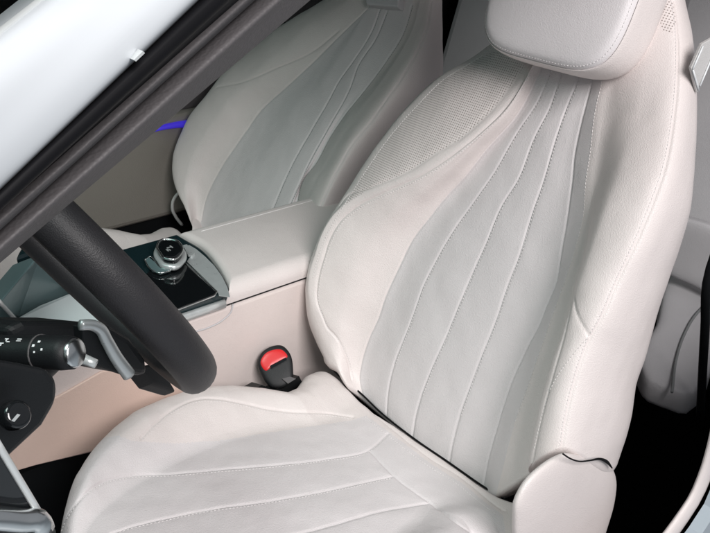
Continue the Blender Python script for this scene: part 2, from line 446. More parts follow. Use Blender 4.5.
X3 = [(660, 30), (663, 60), (662, 95), (655, 140), (648, 165)]
off = lambda c, dx, dy: [(x+dx, y+dy) for x, y in c]
perf_far = [(345, 205), (352, 192), (368, 168), (393, 133), (417, 106), (442, 82), (477, 60), (496, 50), (524, 66), (505, 94), (488, 113), (460, 138), (437, 152), (406, 172), (372, 187)]
perf_near = [(654, 0), (673, 0), (677, 22), (671, 34), (663, 30), (657, 15)]
bvh_seat = make_backrest(seat, pl, ring, counts, 13, [C1, C1b, CF, P1, P2, P3, NL, NB, OS, X1],
    [off(C1, 2.0, 2.0), off(P1[2:], 1.6, .5), off(P2[2:], 1.6, .5), off(P3[2:], 1.6, .5), NR[2:], off(NB, -1.5, 0), off(OS, -2.4, -1), X2, off(C0[4:], 3.6, 2.2)],
    dict(leather=M['leather'], insert=M['insert'], perf=M['perf'], thread=M['thread']), insert_cols=(5, 10), perf_polys=[perf_far, perf_near])

# ---- headrest
def headrest(seat, pl, uL, uR, vB, vT, hF, hB, m, th, taper=.0):
    nn = 120; ang = np.linspace(0, 2*math.pi, nn, endpoint=False)
    def rr(uL, uR, vB, vT, e=4.2):
        c, s = np.cos(ang), np.sin(ang)
        return (uL+uR)/2+(uR-uL)/2*np.sign(c)*abs(c)**(2/e), (vB+vT)/2+(vT-vB)/2*np.sign(s)*abs(s)**(2/e)
    rows = []; prof = [(.02, hF+.006), (.3, hF+.006), (.6, hF+.005), (.8, hF+.003), (.9, hF+.0005), (.945, hF-.004), (.965, hF-.0085), (.972, hF-.0115), (.982, hF-.0095), (.996, hF-.016), (1.0, hF-.03), (1.0, (hF+hB)/2), (.99, hB+.02), (.96, hB+.008), (.9, hB+.001), (.7, hB), (.02, hB)]
    for k, h in prof:
        u, v = rr(uL, uR, vB, vT); cu, cv = (uL+uR)/2, (vB+vT)/2
        depth = (hF-h)
        rows.append(pl.at(cu+(u-cu)*k*(1+taper*depth), cv+(v-cv)*k, np.full(nn, h)))
    P = np.stack(rows); S = np.linspace(0, len(prof)-1, 60)
    Q = np.stack([hermite(np.arange(len(prof)), P[:, j], S) for j in range(nn)], 1)
    Fh = np.array(gridfaces(60, nn, True)); kf = int(np.argmin(abs(S-7.4))); fm = Fh[:, 0] < kf*nn
    o = build('headrest', Q.reshape(-1, 3)[(kf)*nn:], Fh[~fm]-kf*nn, m, seat)
    build('face_panel', Q.reshape(-1, 3)[:(kf+1)*nn], Fh[fm], M['insert_light'], o)
    b = raymesh(Q.reshape(-1, 3), gridfaces(60, nn, True))
    u, v = rr(uL, uR, vB, vT); k = .95
    L = pl.at((uL+uR)/2+(u-(uL+uR)/2)*k, (vB+vT)/2+(v-(vB+vT)/2)*k, np.full(nn, hF-.004)); L = np.vstack([L, L[:1]])
    sv, sf = stitches([L], b); build('stitching', sv, sf, th, o)
    for du in (-.06, .06):
        a = pl.at((uL+uR)/2+du, vB+.02, (hF+hB)/2-.01); c = pl.at((uL+uR)/2+du, vB+.05, (hF+hB)/2-.01)
        v_, f_ = tube(np.linspace(a, c, 4), .006, 12); build('headrest_post', v_, f_, M['chrome'], o)
    return o
headrest(seat, pl, -.130, .112, .607, .86, .085, .006, M['leather'], M['thread'], taper=.9)

# ---- cushion (own frame: y across, w forward, h up)
ca = math.radians(8); cn = np.array([math.sin(ca), 0, math.cos(ca)]); cw = np.array([-math.cos(ca), 0, math.sin(ca)]); CO = np.array([0, 0, .33])
def cpt(y, w, h, O=CO): return O+np.asarray(y)[..., None]*np.array([0, 1., 0])+np.asarray(w)[..., None]*cw+np.asarray(h)[..., None]*cn
def make_cushion(seat, O, seams, stitch_lines, mats, wmax=.60, panel=None):
    nf, nw = 330, 400
    f = np.linspace(-1, 1, nf); t = np.linspace(0, 1, nw)
    Fg, T = np.meshgrid(f, t)
    w0 = .015
    wf = w0+(wmax-w0)*T
    yo = np.interp(wf, [-.05, .0, .05, .09, .135, .175, .22, .3, .36, .7], [.275, .272, .262, .235, .222, .25, .268, .274, .272, .265])
    k = np.clip((wf-.30)/(wmax-.30), 0, 1)
    shape = (1-k**2.1)**(1/1.9)*.93+.07*(1-k)
    Y = Fg*yo*np.maximum(shape, .02)
    fy = abs(Fg)
    # bolster
    b = np.clip((fy-.52)/.30, 0, 1); b = b*b*(3-2*b)
    amp = np.interp(wf, [-.05, .1, .25, .4, .52, .6], [.012, .018, .04, .046, .03, .0])
    Hh = amp*b
    d = np.minimum((1-fy)*yo*np.maximum(shape, .25), np.inf)
    Rr = .045
    q = np.clip(1-d/Rr, 0, 1); Hh = Hh-Rr*(1-np.sqrt(np.maximum(1-q**2, 0)))*.9
    dw = (wmax-wf); q = np.clip(1-dw/.085, 0, 1); Hh = Hh-.05*(1-np.sqrt(np.maximum(1-q**2, 0)))
    Hh = Hh+.010*np.exp(-((wf-.32)/.2)**2)*np.clip(1-(fy/.6)**2, 0, 1)
    dr = wf-w0; q = np.clip(1-dr/.016, 0, 1); Hh = Hh-.014*(1-np.sqrt(np.maximum(1-q**2, 0)))
    V = cpt(Y, wf, Hh, O).reshape(-1, 3); F = gridfaces(nw, nf)
    idx = np.arange(nw*nf).reshape(nw, nf)
    loop = np.r_[idx[:, 0], idx[-1, 1:], idx[::-1, -1][1:], idx[0, ::-1][1:-1]]
    P = V.copy(); base = len(V); n = len(loop); cyw = np.array([O[0]-.25, O[1], 0])
    extra = []
    for kk, (dz, s) in enumerate(((-.012, 1.012), (-.04, 1.01), (-.09, .98), (-.16, .93))):
        q = V[loop].copy(); q[:, :2] = cyw[:2]+(q[:, :2]-cyw[:2])*s; q[:, 2] = q[:, 2]+dz; extra.append(q)
    Vall = np.vstack([V]+extra)
    prev = loop
    for kk in range(4):
        cur = base+kk*n+np.arange(n)
        F += [(prev[i], prev[(i+1) % n], cur[(i+1) % n], cur[i]) for i in range(n)]; prev = cur
    bvh = raymesh(Vall, F)
    L = [l for l in (drop(bvh, s_) for s_ in seams) if l is not None]
    N = vnormals(Vall, F)
    if np.mean(N[:base, 2]) < 0: N = -N
    D = dist_to(Vall, L)
    V2 = Vall-N*(.0016*np.exp(-(D/.002)**2)+.0020*np.exp(-D/.014))[:, None]+N*.002+N*undulate(Vall, .0007)[:, None]
    if panel is not None:
        Fa = np.array(F); m = in_poly(project(Vall[Fa].mean(1)), panel) & (N[Fa[:, 0]][:, 2] > -.2)
        N2 = vnormals(V2, F); N2 = N2 if N2[:base, 2].mean() > 0 else -N2
        def piece(mask, name, mt, parent):
            f = Fa[mask].copy(); fn = np.cross(V2[f[:, 2]]-V2[f[:, 0]], V2[f[:, 3]]-V2[f[:, 1]])
            fl = np.sum(fn*N2[f].sum(1), 1) < 0; f[fl] = f[fl][:, ::-1]
            used, inv = np.unique(f, return_inverse=True)
            q = build(name, V2[used], inv.reshape(f.shape), mt, parent, recalc=False); q.data.normals_split_custom_set_from_vertices([tuple(x) for x in N2[used]]); return q
        o = piece(~m, 'cushion', mats['leather'], seat); piece(m, 'centre_panel', mats['insert'], o)
    else: o = build('cushion', V2, F, mats['leather'], seat)
    b2 = raymesh(V2, F)
    SL = [l for l in (drop(b2, s_) for s_ in stitch_lines) if l is not None]
    for l in SL:
        if np.linalg.norm(np.diff(l, axis=0), axis=1).sum() < .012: continue
        v, f = stitches([l], b2); build('stitching', v, f, mats['thread'], o)
    return o, b2
S1 = [(141, 438), (157, 422), (174, 409), (195, 400), (216, 399), (241, 403), (267, 409), (292, 412), (326, 413), (353, 417)]
S2 = [(119, 437), (131, 441), (174, 444), (216, 442), (267, 434), (326, 425), (350, 421)]
S3 = [(60, 540), (64, 524), (72, 510), (89, 491), (106, 481), (131, 476), (174, 474), (220, 470), (267, 466), (326, 459), (369, 450), (388, 434)]
S4 = [(110, 534), (131, 527), (165, 519), (207, 510), (258, 503), (326, 491), (345, 487), (394, 476)]
S5 = [(270, 540), (310, 531), (340, 523), (380, 512), (430, 503)]
S6 = [(369, 450), (394, 476), (430, 503), (457, 523), (480, 540)]
S7 = [(369, 410), (401, 436), (430, 458), (462, 478), (484, 496), (503, 510)]
S8 = [(428, 500), (444, 485)]
S9 = [(457, 523), (478, 507)]
make_cushion(seat, CO, [S1, S3, S4, S5, S6, S7], [off(S1, .5, 2.5), off(S3, -.5, 2), off(S4, -.5, 2), off(S7, -5, 6)],
             dict(leather=M['leather'], thread=M['thread'], insert=M['insert']), panel=[(-200, 500), (60, 448), (90, 441)]+S2+[(366, 416), (400, 441), (430, 464), (462, 484), (484, 502), (503, 516), (520, 700), (-200, 700)])

# ---- hinge cover at the near rear corner of the cushion, seat base
HC = [(514, 520), (516, 500), (525, 483), (541, 467), (561, 455), (582, 456), (600, 459), (611, 467), (615, 481), (613, 500), (603, 535), (590, 580), (565, 605), (535, 595), (518, 560)]
o3 = [hy(p, -.272) for p in HC]
V, F = puff(o3, (-.12, -1, .1), .016, .018, 2.4, 2.6, rings=22, n=96); build('hinge_cover', V, F, M['leather'], seat)
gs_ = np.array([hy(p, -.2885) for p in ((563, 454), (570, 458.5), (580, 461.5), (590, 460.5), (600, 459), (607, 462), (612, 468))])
V, F = tube(catmull(gs_, 24), np.r_[np.full(12, .0011), np.linspace(.0011, .0024, 8), np.linspace(.0022, .001, 4)], 8); build('gap_shade', V, F, M['rubber'], seat)  # black tube added as the shade line below the back shell
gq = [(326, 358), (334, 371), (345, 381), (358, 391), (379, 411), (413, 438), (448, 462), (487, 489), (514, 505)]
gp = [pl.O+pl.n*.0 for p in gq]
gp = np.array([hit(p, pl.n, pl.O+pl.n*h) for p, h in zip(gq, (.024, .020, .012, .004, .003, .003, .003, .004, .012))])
V, F = tube(catmull(gp, 60), np.r_[np.linspace(.001, .0016, 12), np.full(48, .0016)], 8); build('gap_shade', V, F, M['rubber'], seat)  # black tube added to darken the crevice between backrest and cushion
V, F = box((-.42, -.2, .02), (.1, .2, .22)); build('seat_base', V, F, M['black'], seat, smooth=False, bevel=.01)

# ---- far seat ----------------------------------------------------------
pp = Plane((.14, .76, .33), 30)
seat2 = thing('front_seat', (.14, .76, .02), 'shaded front seat beyond the centre console, beside the door with a blue light strip', 'car seat')
G0 = [(198, 228), (187, 207), (177, 187), (173, 167), (177, 145), (187, 122), (201, 102), (211, 90), (225, 72), (248, 51), (284, 25), (324, 1)]
GF = [(201, 221), (205, 201), (218, 173), (234, 148), (246, 131), (263, 108), (285, 88), (313, 62), (345, 30), (368, 8)]
GP1 = [(245, 215), (260, 180), (280, 148), (305, 110), (330, 75), (352, 42), (370, 8)]
GP2 = [(272, 210), (290, 168), (310, 132), (328, 101), (338, 82), (352, 62), (372, 30), (380, 8)]
GP3 = [(288, 208), (310, 160), (330, 124), (350, 87), (358, 65), (375, 39), (388, 8)]
GN = [(296, 205), (302, 181), (316, 162), (330, 136), (347, 111), (361, 94), (385, 62), (402, 35), (412, 5)]
GO = [(318, 212), (327, 191), (340, 165), (349, 149), (372, 120), (383, 104), (403, 76), (418, 50), (428, 25), (432, 0)]
GR = [(352, 226), (372, 188), (395, 158), (418, 122), (434, 92), (440, 70), (442, 34), (441, 0)]
gcols = [
    (G0, hv, [.0, .02, .045, .05, .045, .02, -.015, -.055, -.08]),
    (GF, hv, [.0, .0, .003, .003, .003, .002, .0, .0, .0]),
    (GP1, hv, [.0, .004, .009, .010, .009, .005, .002, .0, .0]),
    (GP2, hv, [.0, .004, .010, .011, .010, .005, .002, .0, .0]),
    (GP3, hv, [.0, .004, .009, .010, .009, .005, .002, .0, .0]),
    (GN, hv, [.0, .0, .003, .003, .003, .002, .0, .0, .0]),
    (GO, hv, [.04, .05, .065, .066, .06, .04, .015, .0, -.015]),
    (GR, hv, [-.055, -.055, -.055, -.055, -.055, -.058, -.065, -.07, -.08]),
]
RR = backrest_rings(pp, gcols, .80, 280, vlow=-.02)
g0, gf, gp1, gp2, gp3, gn, go, gr = RR
gm = (g0+gf)/2; gm[:, 2] += .02
gm2 = (gn+go)/2; gm2[:, 2] += .005
gs = (go+gr)/2; gs[:, 0] -= .01
fb = g0.copy(); fb[:, 0] -= .012; fb[:, 2] = g0[:, 2]-.085
fbk = g0.copy(); fbk[:, 0] -= .07; fbk[:, 2] = -.135
mid = gp2.copy(); mid[:, 2] = -.15
nbk = gr.copy(); nbk[:, 0] += .06; nbk[:, 2] = -.135
GY = [(217, 87), (242, 82), (276, 68), (313, 51), (338, 31)]
make_backrest(seat2, pp, [fb, g0, gm, gf, gp1, gp2, gp3, gn, gm2, go, gs, gr, nbk, mid, fbk], [8, 44, 44, 36, 30, 24, 24, 30, 30, 20, 18, 8, 8, 8, 6], 9,
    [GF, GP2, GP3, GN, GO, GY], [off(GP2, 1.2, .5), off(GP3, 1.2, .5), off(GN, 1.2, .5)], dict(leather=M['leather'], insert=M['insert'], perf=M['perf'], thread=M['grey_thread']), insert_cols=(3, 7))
hp = [hit(p, pp.n, pp.O+pp.n*.02) for p in ((363, -6), (399, -4), (398, 7), (366, 4))]
V, F = slab(hp, pp.n*-.05); build('headrest_collar', V, F, M['grey_leather'], seat2, smooth=False, bevel=.004)
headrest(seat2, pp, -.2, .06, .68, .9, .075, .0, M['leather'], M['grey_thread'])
make_cushion(seat2, np.array([.14, .76, .30]), [], [], dict(leather=M['leather'], thread=M['thread']), wmax=.56)
V, F = box((-.28, .58, .02), (.24, .94, .20)); build('seat_base', V, F, M['black'], seat2, smooth=False, bevel=.01)
# side loop of trim at the far bottom corner
lp = [hy(p, 1.05) for p in ((186, 190), (179, 193), (173.5, 200), (172.5, 209), (176, 217), (182, 225))]
V, F = tube(catmull(lp, 24), .0042, 8, flat=((0, 1, 0), 1)); build('belt_loop', V, F, M['belt'], seat2)

# ------------------------------------------------------------------ centre console
con = thing('center_console', (-.2, .45, .02), 'cream centre console between the two front seats with armrest, glossy control panel and dial', 'console')
YN, YF = .325, .572
def rounded_bar(x0, x1, prof, m, name, parent, nx=2):
    """profile (y,z) swept in x"""
    P = catmull(prof, 60, True); V = np.vstack([np.column_stack([np.full(60, x), P]) for x in np.linspace(x0, x1, nx)])
    F = gridfaces(nx, 60, True)+[tuple(range(60)), tuple((nx-1)*60+k for k in range(60))[::-1]]
    return build(name, V, F, m, parent, bevel=.002)
# side body: cream walls, lower front edge rises forward as in the car
edge = [hy(p, YN) for p in ((-60, 498), (35, 467), (150, 440))]
def side_poly(y):
    return [(-.86, y, .40), (edge[1][0], y, edge[1][2]), (edge[2][0], y, edge[2][2]), (-.20, y, .24), (.32, y, .20), (.32, y, .487), (-.40, y, .487), (-.86, y, .56)]
V, F = slab(side_poly(YN), (0, YF-YN, 0)); build('side_panel', V, F, M['sidewall'], con, smooth=False, bevel=.006)
kq = [hy(p, YN) for p in ((-60, 492), (35, 464), (152, 436), (182, 424), (196, 400), (172, 372), (128, 364), (100, 371), (60, 394), (-60, 452))]
V, F = slab(kq, (0, -.004, 0)); build('tan_plate', V, F, M['tan'], con, smooth=False, bevel=.0015)  # flat tan plate over the lower front of the console wall
V, F = box((-.8, YN+.03, .02), (.3, YF-.03, .30)); build('console_base', V, F, M['black'], con, smooth=False)
# armrest lid with its rounded front end
zt = .512
fr = [hz(p, .515) for p in ((232, 297), (226, 281), (216, 264), (200, 247), (184, 238))]
fr = catmull(np.array(fr), 20)
fr[0][1] = YN; fr[-1][1] = YF
def lid(z0, z1, r, m, name, parent):
    ny, nx = 70, 110
    yy = YN+(YF-YN)*(.5-.5*np.cos(np.linspace(0, math.pi, ny))); k = np.argsort(fr[:, 1]); xf = np.interp(yy, fr[k, 1], fr[k, 0])
    tt = 1-np.cos(np.linspace(0, math.pi/2, nx))
    X = xf[:, None]+(.33-xf[:, None])*tt[None]; Y = np.repeat(yy[:, None], nx, 1)
    e = lambda d, R: R*(1-np.sqrt(np.maximum(1-np.clip(1-d/R, 0, 1)**2, 0)))
    Z = z1-np.maximum(np.maximum(e(Y-YN, r), e(YF-Y, r)), e((X-xf[:, None])*.9, .011))+.003*np.sin(math.pi*(Y-YN)/(YF-YN))
    V = np.stack([X, Y, Z], -1).reshape(-1, 3); F = gridfaces(ny, nx); idx = np.arange(ny*nx).reshape(ny, nx)
    lp = np.r_[idx[0], idx[1:, -1], idx[-1, ::-1][1:], idx[::-1, 0][1:-1]]
    q = V[lp].copy(); q[:, 2] = z0; n = len(lp); base = len(V)
    F += [(lp[i], lp[(i+1) % n], base+(i+1) % n, base+i) for i in range(n)]
    return build(name, np.vstack([V, q]), F, m, parent)
arm = lid(.492, .524, .026, M['leather'], 'armrest', con)
# piping seam along the far edge of the lid
sl = np.array([(x, YF-.034, .5248) for x in np.linspace(-.08, .3, 40)]); V, F = tube(sl, .0012, 6); build('seam', V, F, M['thread'], arm)
# black gap liner under the lid
V, F = box((-.17, YN+.004, .484), (.31, YF-.004, .4955)); build('gap_liner', V, F, M['black'], con, smooth=False)
# glossy trim panel in front of the armrest
x_f = -.62
def trim_outline(inset, zz):
    f2 = fr.copy(); f2[:, 0] -= .0015+inset
    f2[:, 1] = np.clip(f2[:, 1], YN+inset, YF-inset)
    return [(p[0], p[1], zz) for p in f2]+[(x_f, YF-inset, zz), (x_f, YN+inset, zz)]
V, F = slab(trim_outline(0, .489), (0, 0, .026)); tp = build('trim_panel', V, F, M['teal'], con, smooth=False, bevel=.003)
# satin edge: broad silver end of the panel near the seat
q = [hz(p, .5165) for p in ((230, 297.5), (227.5, 288), (222, 277), (214, 266), (205, 257), (196, 249.5), (189, 245.5), (184, 249), (190, 258), (187, 262), (217.5, 291.5), (219, 296))]
V, F = slab(q, (0, 0, .0012)); build('silver_end', V, F, M['silver'], tp, smooth=False)
q = [hz(p, .5165) for p in ((160, 262), (184, 262), (217, 292), (215, 295), (150, 320), (120, 300))]
V, F = slab(q, (0, 0, .0016)); build('touchpad', V, F, M['gloss'], con, smooth=False)
fl = [hz(p, .5185) for p in ((184, 262), (217, 292), (214, 296), (140, 324))]
V, F = tube(np.vstack([np.linspace(fl[0], fl[1], 8), np.linspace(fl[1], fl[2], 3)[1:], np.linspace(fl[2], fl[3], 8)[1:]]), .0017, 8); build('touchpad_frame', V, F, M['chrome'], con)
# chrome sill along the near edge and cream lip under it
V, F = tube([(x, YN-.003, .497) for x in np.linspace(-.60, fr[0][0]-.004, 12)], .0055, 10, flat=((0, 0, 1), 1.5)); build('silver_rail', V, F, M['silver'], con)
lip = [hy(p, YN-.001) for p in ((233, 304), (231, 312), (223, 320), (210, 327), (190, 333), (150, 345), (120, 352))]
V, F = tube(catmull(np.array(lip), 30), .0016, 6); build('panel_seam', V, F, M['grey_leather'], con)
# control dial
dc = hz((171, 254), .53)
e = [hz(p, .535) for p in ((158, 250), (164, 243), (175, 244), (181, 249), (180, 257), (173, 262), (166, 261), (161, 256))]
dial_c = np.mean(e, 0); e = [dial_c+(np.array(p)-dial_c)*1.06 for p in e]
V, F = puff(e, (0, 0, 1), .008, .012, 5, 6); dial = build('control_dial', V, F, M['gloss'], con)
ringp = catmull(np.array(e), 60, True); ringp = np.vstack([ringp, ringp[:2]])
V, F = tube(ringp+np.array([0, 0, .006]), .0021, 8, cap=False); build('dial_ring', V, F, M['chrome'], dial)
V, F = tube(dial_c+(ringp-dial_c)*1.06+np.array([0, 0, -.008]), .0058, 10, cap=False); build('dial_collar', V, F, M['silver'], dial)
# printed marks on the dial (small light glyph strokes)
gl = []
for (x, y, w, h) in ((-.004, .006, .009, .0022), (-.004, .001, .0022, .008), (.004, -.003, .0085, .002), (.004, -.007, .0085, .002), (.0005, -.005, .002, .006)):
    gl.append(box((dial_c[0]+y-h/2, dial_c[1]-x-w/2, dial_c[2]+.0081), (dial_c[0]+y+h/2, dial_c[1]-x+w/2, dial_c[2]+.0087)))
V, F = join(gl); build('dial_mark', V, F, M['silver'], dial, smooth=False)
# button left of the dial, small silver bar right of it
bq = [hz(p, .52) for p in ((145, 262), (149, 259), (164, 271), (171, 272), (160, 275), (152, 272))]
V, F = slab(bq, (0, 0, .004)); b_ = build('button', V, F, M['teal_reflection'], con, smooth=False, bevel=.001)
V, F = tube(catmull(np.array(bq+bq[:1])+np.array([0, 0, .004]), 40), .0013, 6); build('button_frame', V, F, M['chrome'], b_)
bq = [hz(p, .517) for p in ((183, 247), (187, 246), (195, 255), (192, 258), (188, 257))]
V, F = slab(bq, (0, 0, .004)); build('side_bar', V, F, M['silver'], con, smooth=False, bevel=.001)
# silver wing at the front of the console, meeting the dashboard
wing = [hy((17, 318), .33), hy((40, 305), .37), hy((75, 291), .41), hy((123, 319), .37), hy((116, 326), .335), hy((60, 321), .325)]
V, F = slab(wing, (.0, .02, -.02)); build('silver_wing', V, F, M['wing'], con, smooth=False, bevel=.003)

# ------------------------------------------------------------------ buckle
bk = thing('seat_buckle', (-.095, .285, .30), 'black seat belt buckle with red release button between near cushion and console', 'buckle')
bn = np.array([-.45, -.55, .70]); bn /= np.linalg.norm(bn)
BP = np.array([-.09, .285, .36])
def bp(p, k=0): return hit(p, bn, BP+bn*k)
V, F = puff([bp(p) for p in ((258, 362), (262, 353), (271, 347), (282, 346), (290, 354), (293, 368), (292, 380), (285, 387), (272, 388), (263, 378))], bn, .010, .016, 4, 4)
hs = build('housing', V, F, M['black'], bk)
V, F = puff([bp(p, .0085) for p in ((260.5, 363), (265, 354), (273, 350), (282, 350), (287.5, 357), (282, 361), (273, 366), (266, 371))], bn, .0035, .003, 3, 3)
build('release_button', V, F, M['red'], bk)
V, F = slab([bp(p, .0118) for p in ((270, 366), (286, 357.5), (287, 360), (271, 369))], bn*.0012); build('slot', V, F, M['gloss'], bk, smooth=False)
V, F = tube(np.linspace(bp((276, 384), -.005), bp((279, 402), -.02), 6), .012, 8, flat=(bn, .35)); build('stalk', V, F, M['black'], bk)
V, F = slab([bp(p, .011) for p in ((282, 379), (290, 377), (296, 379), (288, 384))], bn*.003); build('side_clip', V, F, M['trim'], bk, smooth=False)

V, F = slab([hy(p, .262) for p in ((246, 394), (262, 385), (275, 390), (299, 376), (303, 384), (284, 402), (262, 400))], (.0, .03, -.01)); build('hole_shade', V, F, M['black'], bk, smooth=False)  # black slab added as the dark of the hole around the buckle

# ------------------------------------------------------------------ steering wheel
wc = np.array([-.574, .0, .838]); wt = math.radians(32.8)
wn = np.array([math.cos(wt), 0, math.sin(wt)]); wu = np.array([-math.sin(wt), 0, math.cos(wt)]); wy = np.array([0, 1., 0])
sw = thing('steering_wheel', tuple(wc), 'black leather steering wheel seen almost edge-on at the left, with silver shift paddle behind it', 'steering wheel')
def wp(a, r, k=0): a = math.radians(a); return wc+r*(math.cos(a)*wu+math.sin(a)*wy)+wn*k
P = np.array([wp(a, .186) for a in np.linspace(0, 360, 121)[:-1]]); P = np.vstack([P, P[:2]])
V = []; ns = 20
for a in np.linspace(0, 360, 120, endpoint=False):
    rd = (wp(a, 1)-wc)
    for k in range(ns):
        th = 2*math.pi*k/ns; V.append(wc+rd*(.186+.0175*math.cos(th))+wn*.0205*math.sin(th))
F = gridfaces(120, ns, True)+[(119*ns+k, 119*ns+(k+1) % ns, (k+1) % ns, k) for k in range(ns)]
build('rim', V, F, M['rimblack'], sw)
hubp = [hy(p, -.02) for p in ((6, 330), (24, 322), (70, 322), (112, 326), (132, 338), (148, 360), (150, 376), (140, 376), (126, 374), (96, 368), (60, 364), (20, 352))]
V, F = slab(hubp, (-.02, .05, -.01)); build('hub', V, F, M['black'], sw, smooth=False, bevel=.008)
for y, q in ((.03, ((138, 366), (152, 384), (178, 392), (160, 362))),):
    V, F = slab([hy(p, y) for p in q], wn*-.016+wy*.012); build('spoke', V, F, M['black'], sw, smooth=False, bevel=.004)
pdl = catmull(np.array([hy(p, -.085) for p in ((80, 325), (92, 325), (100, 329), (107, 341), (116, 357), (129, 375))]), 30)
V, F = tube(pdl, [.0052+.0016*i/29 for i in range(30)], 12, flat=((0, 1, 0), .8)); build('shift_paddle', V, F, M['silver'], sw)
bkp = [hy(p, -.075) for p in ((82, 328), (98, 331), (108, 350), (124, 376), (112, 372), (98, 366), (84, 352))]
V, F = slab(bkp, (-.004, .012, 0)); build('paddle_back', V, F, M['black'], sw, smooth=False, bevel=.002)

# ------------------------------------------------------------------ steering column with light stalk
col = thing('steering_column', (-.68, 0, .70), 'black steering column behind the wheel with light stalk tipped by a silver button', 'steering column')
cs = hy((52, 346), -.01); V, F = tube(np.linspace(cs, cs-wn*.30, 8), .022, 28); build('shroud', V, F, M['black'], col)
a, b = hy((-40, 350), -.075), hy((73, 353), -.175)
st = np.linspace(a, b, 14)
V, F = tube(st, [.0135]*8+[.0135, .0142, .0142, .0142, .0142, .0132], 20); stk = build('light_stalk', V, F, M['black'], col)
d = (b-a)/np.linalg.norm(b-a)
V, F = tube([b-d*.004, b+d*.003, b+d*.0045], [.0118, .0118, .0102], 24); build('end_button', V, F, M['chrome'], stk)
V, F = tube([b-d*.033, b-d*.0315], [.0147, .0147], 24); build('collar', V, F, M['trim'], stk)
# white printed symbols on the stalk
mk = []
side_dir = np.cross(d, CAM-b); side_dir /= np.linalg.norm(side_dir)
if side_dir[2] < 0: side_dir = -side_dir
out = np.cross(side_dir, d); out = out if out@(CAM-b) > 0 else -out
def mark(t, phi, w, hgt):
    c = b-d*t; nn = out*math.cos(phi)+side_dir*math.sin(phi); tt = -out*math.sin(phi)+side_dir*math.cos(phi)
    c = c+nn*.0143
    return slab([c-d*w*.36-tt*hgt*.36, c+d*w*.36-tt*hgt*.36, c+d*w*.36+tt*hgt*.36, c-d*w*.36+tt*hgt*.36], nn*.0004)
for t, ph, w, hg in ((.058, .75, .005, .0012), (.0575, .65, .0012, .003), (.055, .55, .004, .0012), (.045, .75, .006, .0012), (.045, .62, .006, .0009), (.028, .35, .003, .003), (.024, .6, .003, .0025), (.026, .0, .002, .002), (.019, .15, .0022, .0025), (.061, .45, .006, .0012), (.061, .35, .0012, .0022)):
    mk.append(mark(t, ph, w, hg))
V, F = join(mk); build('symbols', V, F, M['white'], stk, smooth=False)
a2, b2 = hy((60, 350), -.125), hy((96, 364), -.15)
V, F = tube(np.linspace(a2, b2, 6), [.006, .006, .0055, .005, .0045, .004], 12); build('small_lever', V, F, M['silver'], col)

# ------------------------------------------------------------------ dashboard
dash = thing('dashboard', (-1.0, .3, .7), 'dark dashboard behind the steering wheel, with display showing a teal reflection and round light switch', 'dashboard')
# main body: rounded beam across the car
prof = [(-.62, .70), (-.60, .84), (-.66, .93), (-.80, .97), (-1.15, .97), (-1.25, .80), (-1.1, .55), (-.80, .50), (-.68, .58)]
Pp = catmull(prof, 60, True)
ys = [.40, 1.08]
V = np.vstack([np.column_stack([Pp[:, 0]-.06, np.full(60, y), Pp[:, 1]-.03]) for y in ys]); F = gridfaces(2, 60, True)+[tuple(range(60)), tuple(60+k for k in range(60))[::-1]]
build('far_cowl', V, F, M['black'], dash)
V = np.vstack([np.column_stack([Pp[:, 0]-.22, np.full(60, y), Pp[:, 1]-.02]) for y in (-.40, .40)]); F = gridfaces(2, 60, True)+[tuple(range(60)), tuple(60+k for k in range(60))[::-1]]
build('near_cowl', V, F, M['black'], dash)
# display slab, teal reflection put into its colour
dp = [hy(p, yy) for p, yy in (((-2, 305), .28), ((40, 254), .36), ((78, 292), .44), ((17, 318), .36))]
V, F = slab(dp, (-.03, .03, -.02)); build('display', V, F, M['teal_reflection'], dash, smooth=False, bevel=.003)
V, F = tube(np.linspace(hy((38, 252), .35), hy((80, 294), .43), 6), .006, 8); build('vent_strip', V, F, M['gloss'], dash)
for k, (x, y) in enumerate(((62, 274), (66, 278))):
    c = hy((x, y), .385); V, F = box(c-.0045, c+.0045); build('vent_tab', V, F, M['chrome'], dash, smooth=False, bevel=.001)
V, F = slab([hy(p, .52) for p in ((40, 250), (54, 226), (72, 212), (98, 262), (108, 298), (84, 296))], (-.03, .05, -.03)); build('display_hood', V, F, M['teal'], dash, smooth=False, bevel=.01)
V, F = tube(np.linspace(hy((-4, 298), .27), hy((17, 321), .34), 5), .003, 8); build('display_edge', V, F, M['silver'], dash)
# lower panel with round switch
lo = [hy(p, -.22) for p in ((-40, 352), (20, 362), (48, 368), (57, 380), (56, 400), (42, 424), (12, 452), (-40, 490))]
V, F = slab(lo, (.012, .06, -.05)); lowp = build('lower_panel', V, F, M['black'], dash, smooth=False, bevel=.012)
sn = np.array([.3, -.78, .55]); sn /= np.linalg.norm(sn); s0 = hy((13, 416), -.235)
def sp(p, k=0): return hit(p, sn, s0+sn*k)
V, F = puff([s0+ .0125*(math.cos(t)*np.cross(sn, (0, 0, 1))+math.sin(t)*np.cross(sn, np.cross(sn, (0, 0, 1)))) for t in np.linspace(0, 2*math.pi, 20, endpoint=False)], sn, .009, .004, 5, 5)
kn = build('light_switch', V, F, M['gloss'], dash)
mk = []
for p in ((10, 408), (22, 407), (5, 421), (23, 420)):
    c = sp(p, .002); mk.append(box(c-.0012, c+.0012))
c = sp((15, 418), .0095); mk.append(slab([sp((11, 421), .0095), sp((17, 414), .0095), sp((20, 415), .0095), sp((14, 422), .0095)], sn*.0006))
V, F = join(mk); build('symbols', V, F, M['silver'], kn, smooth=False)

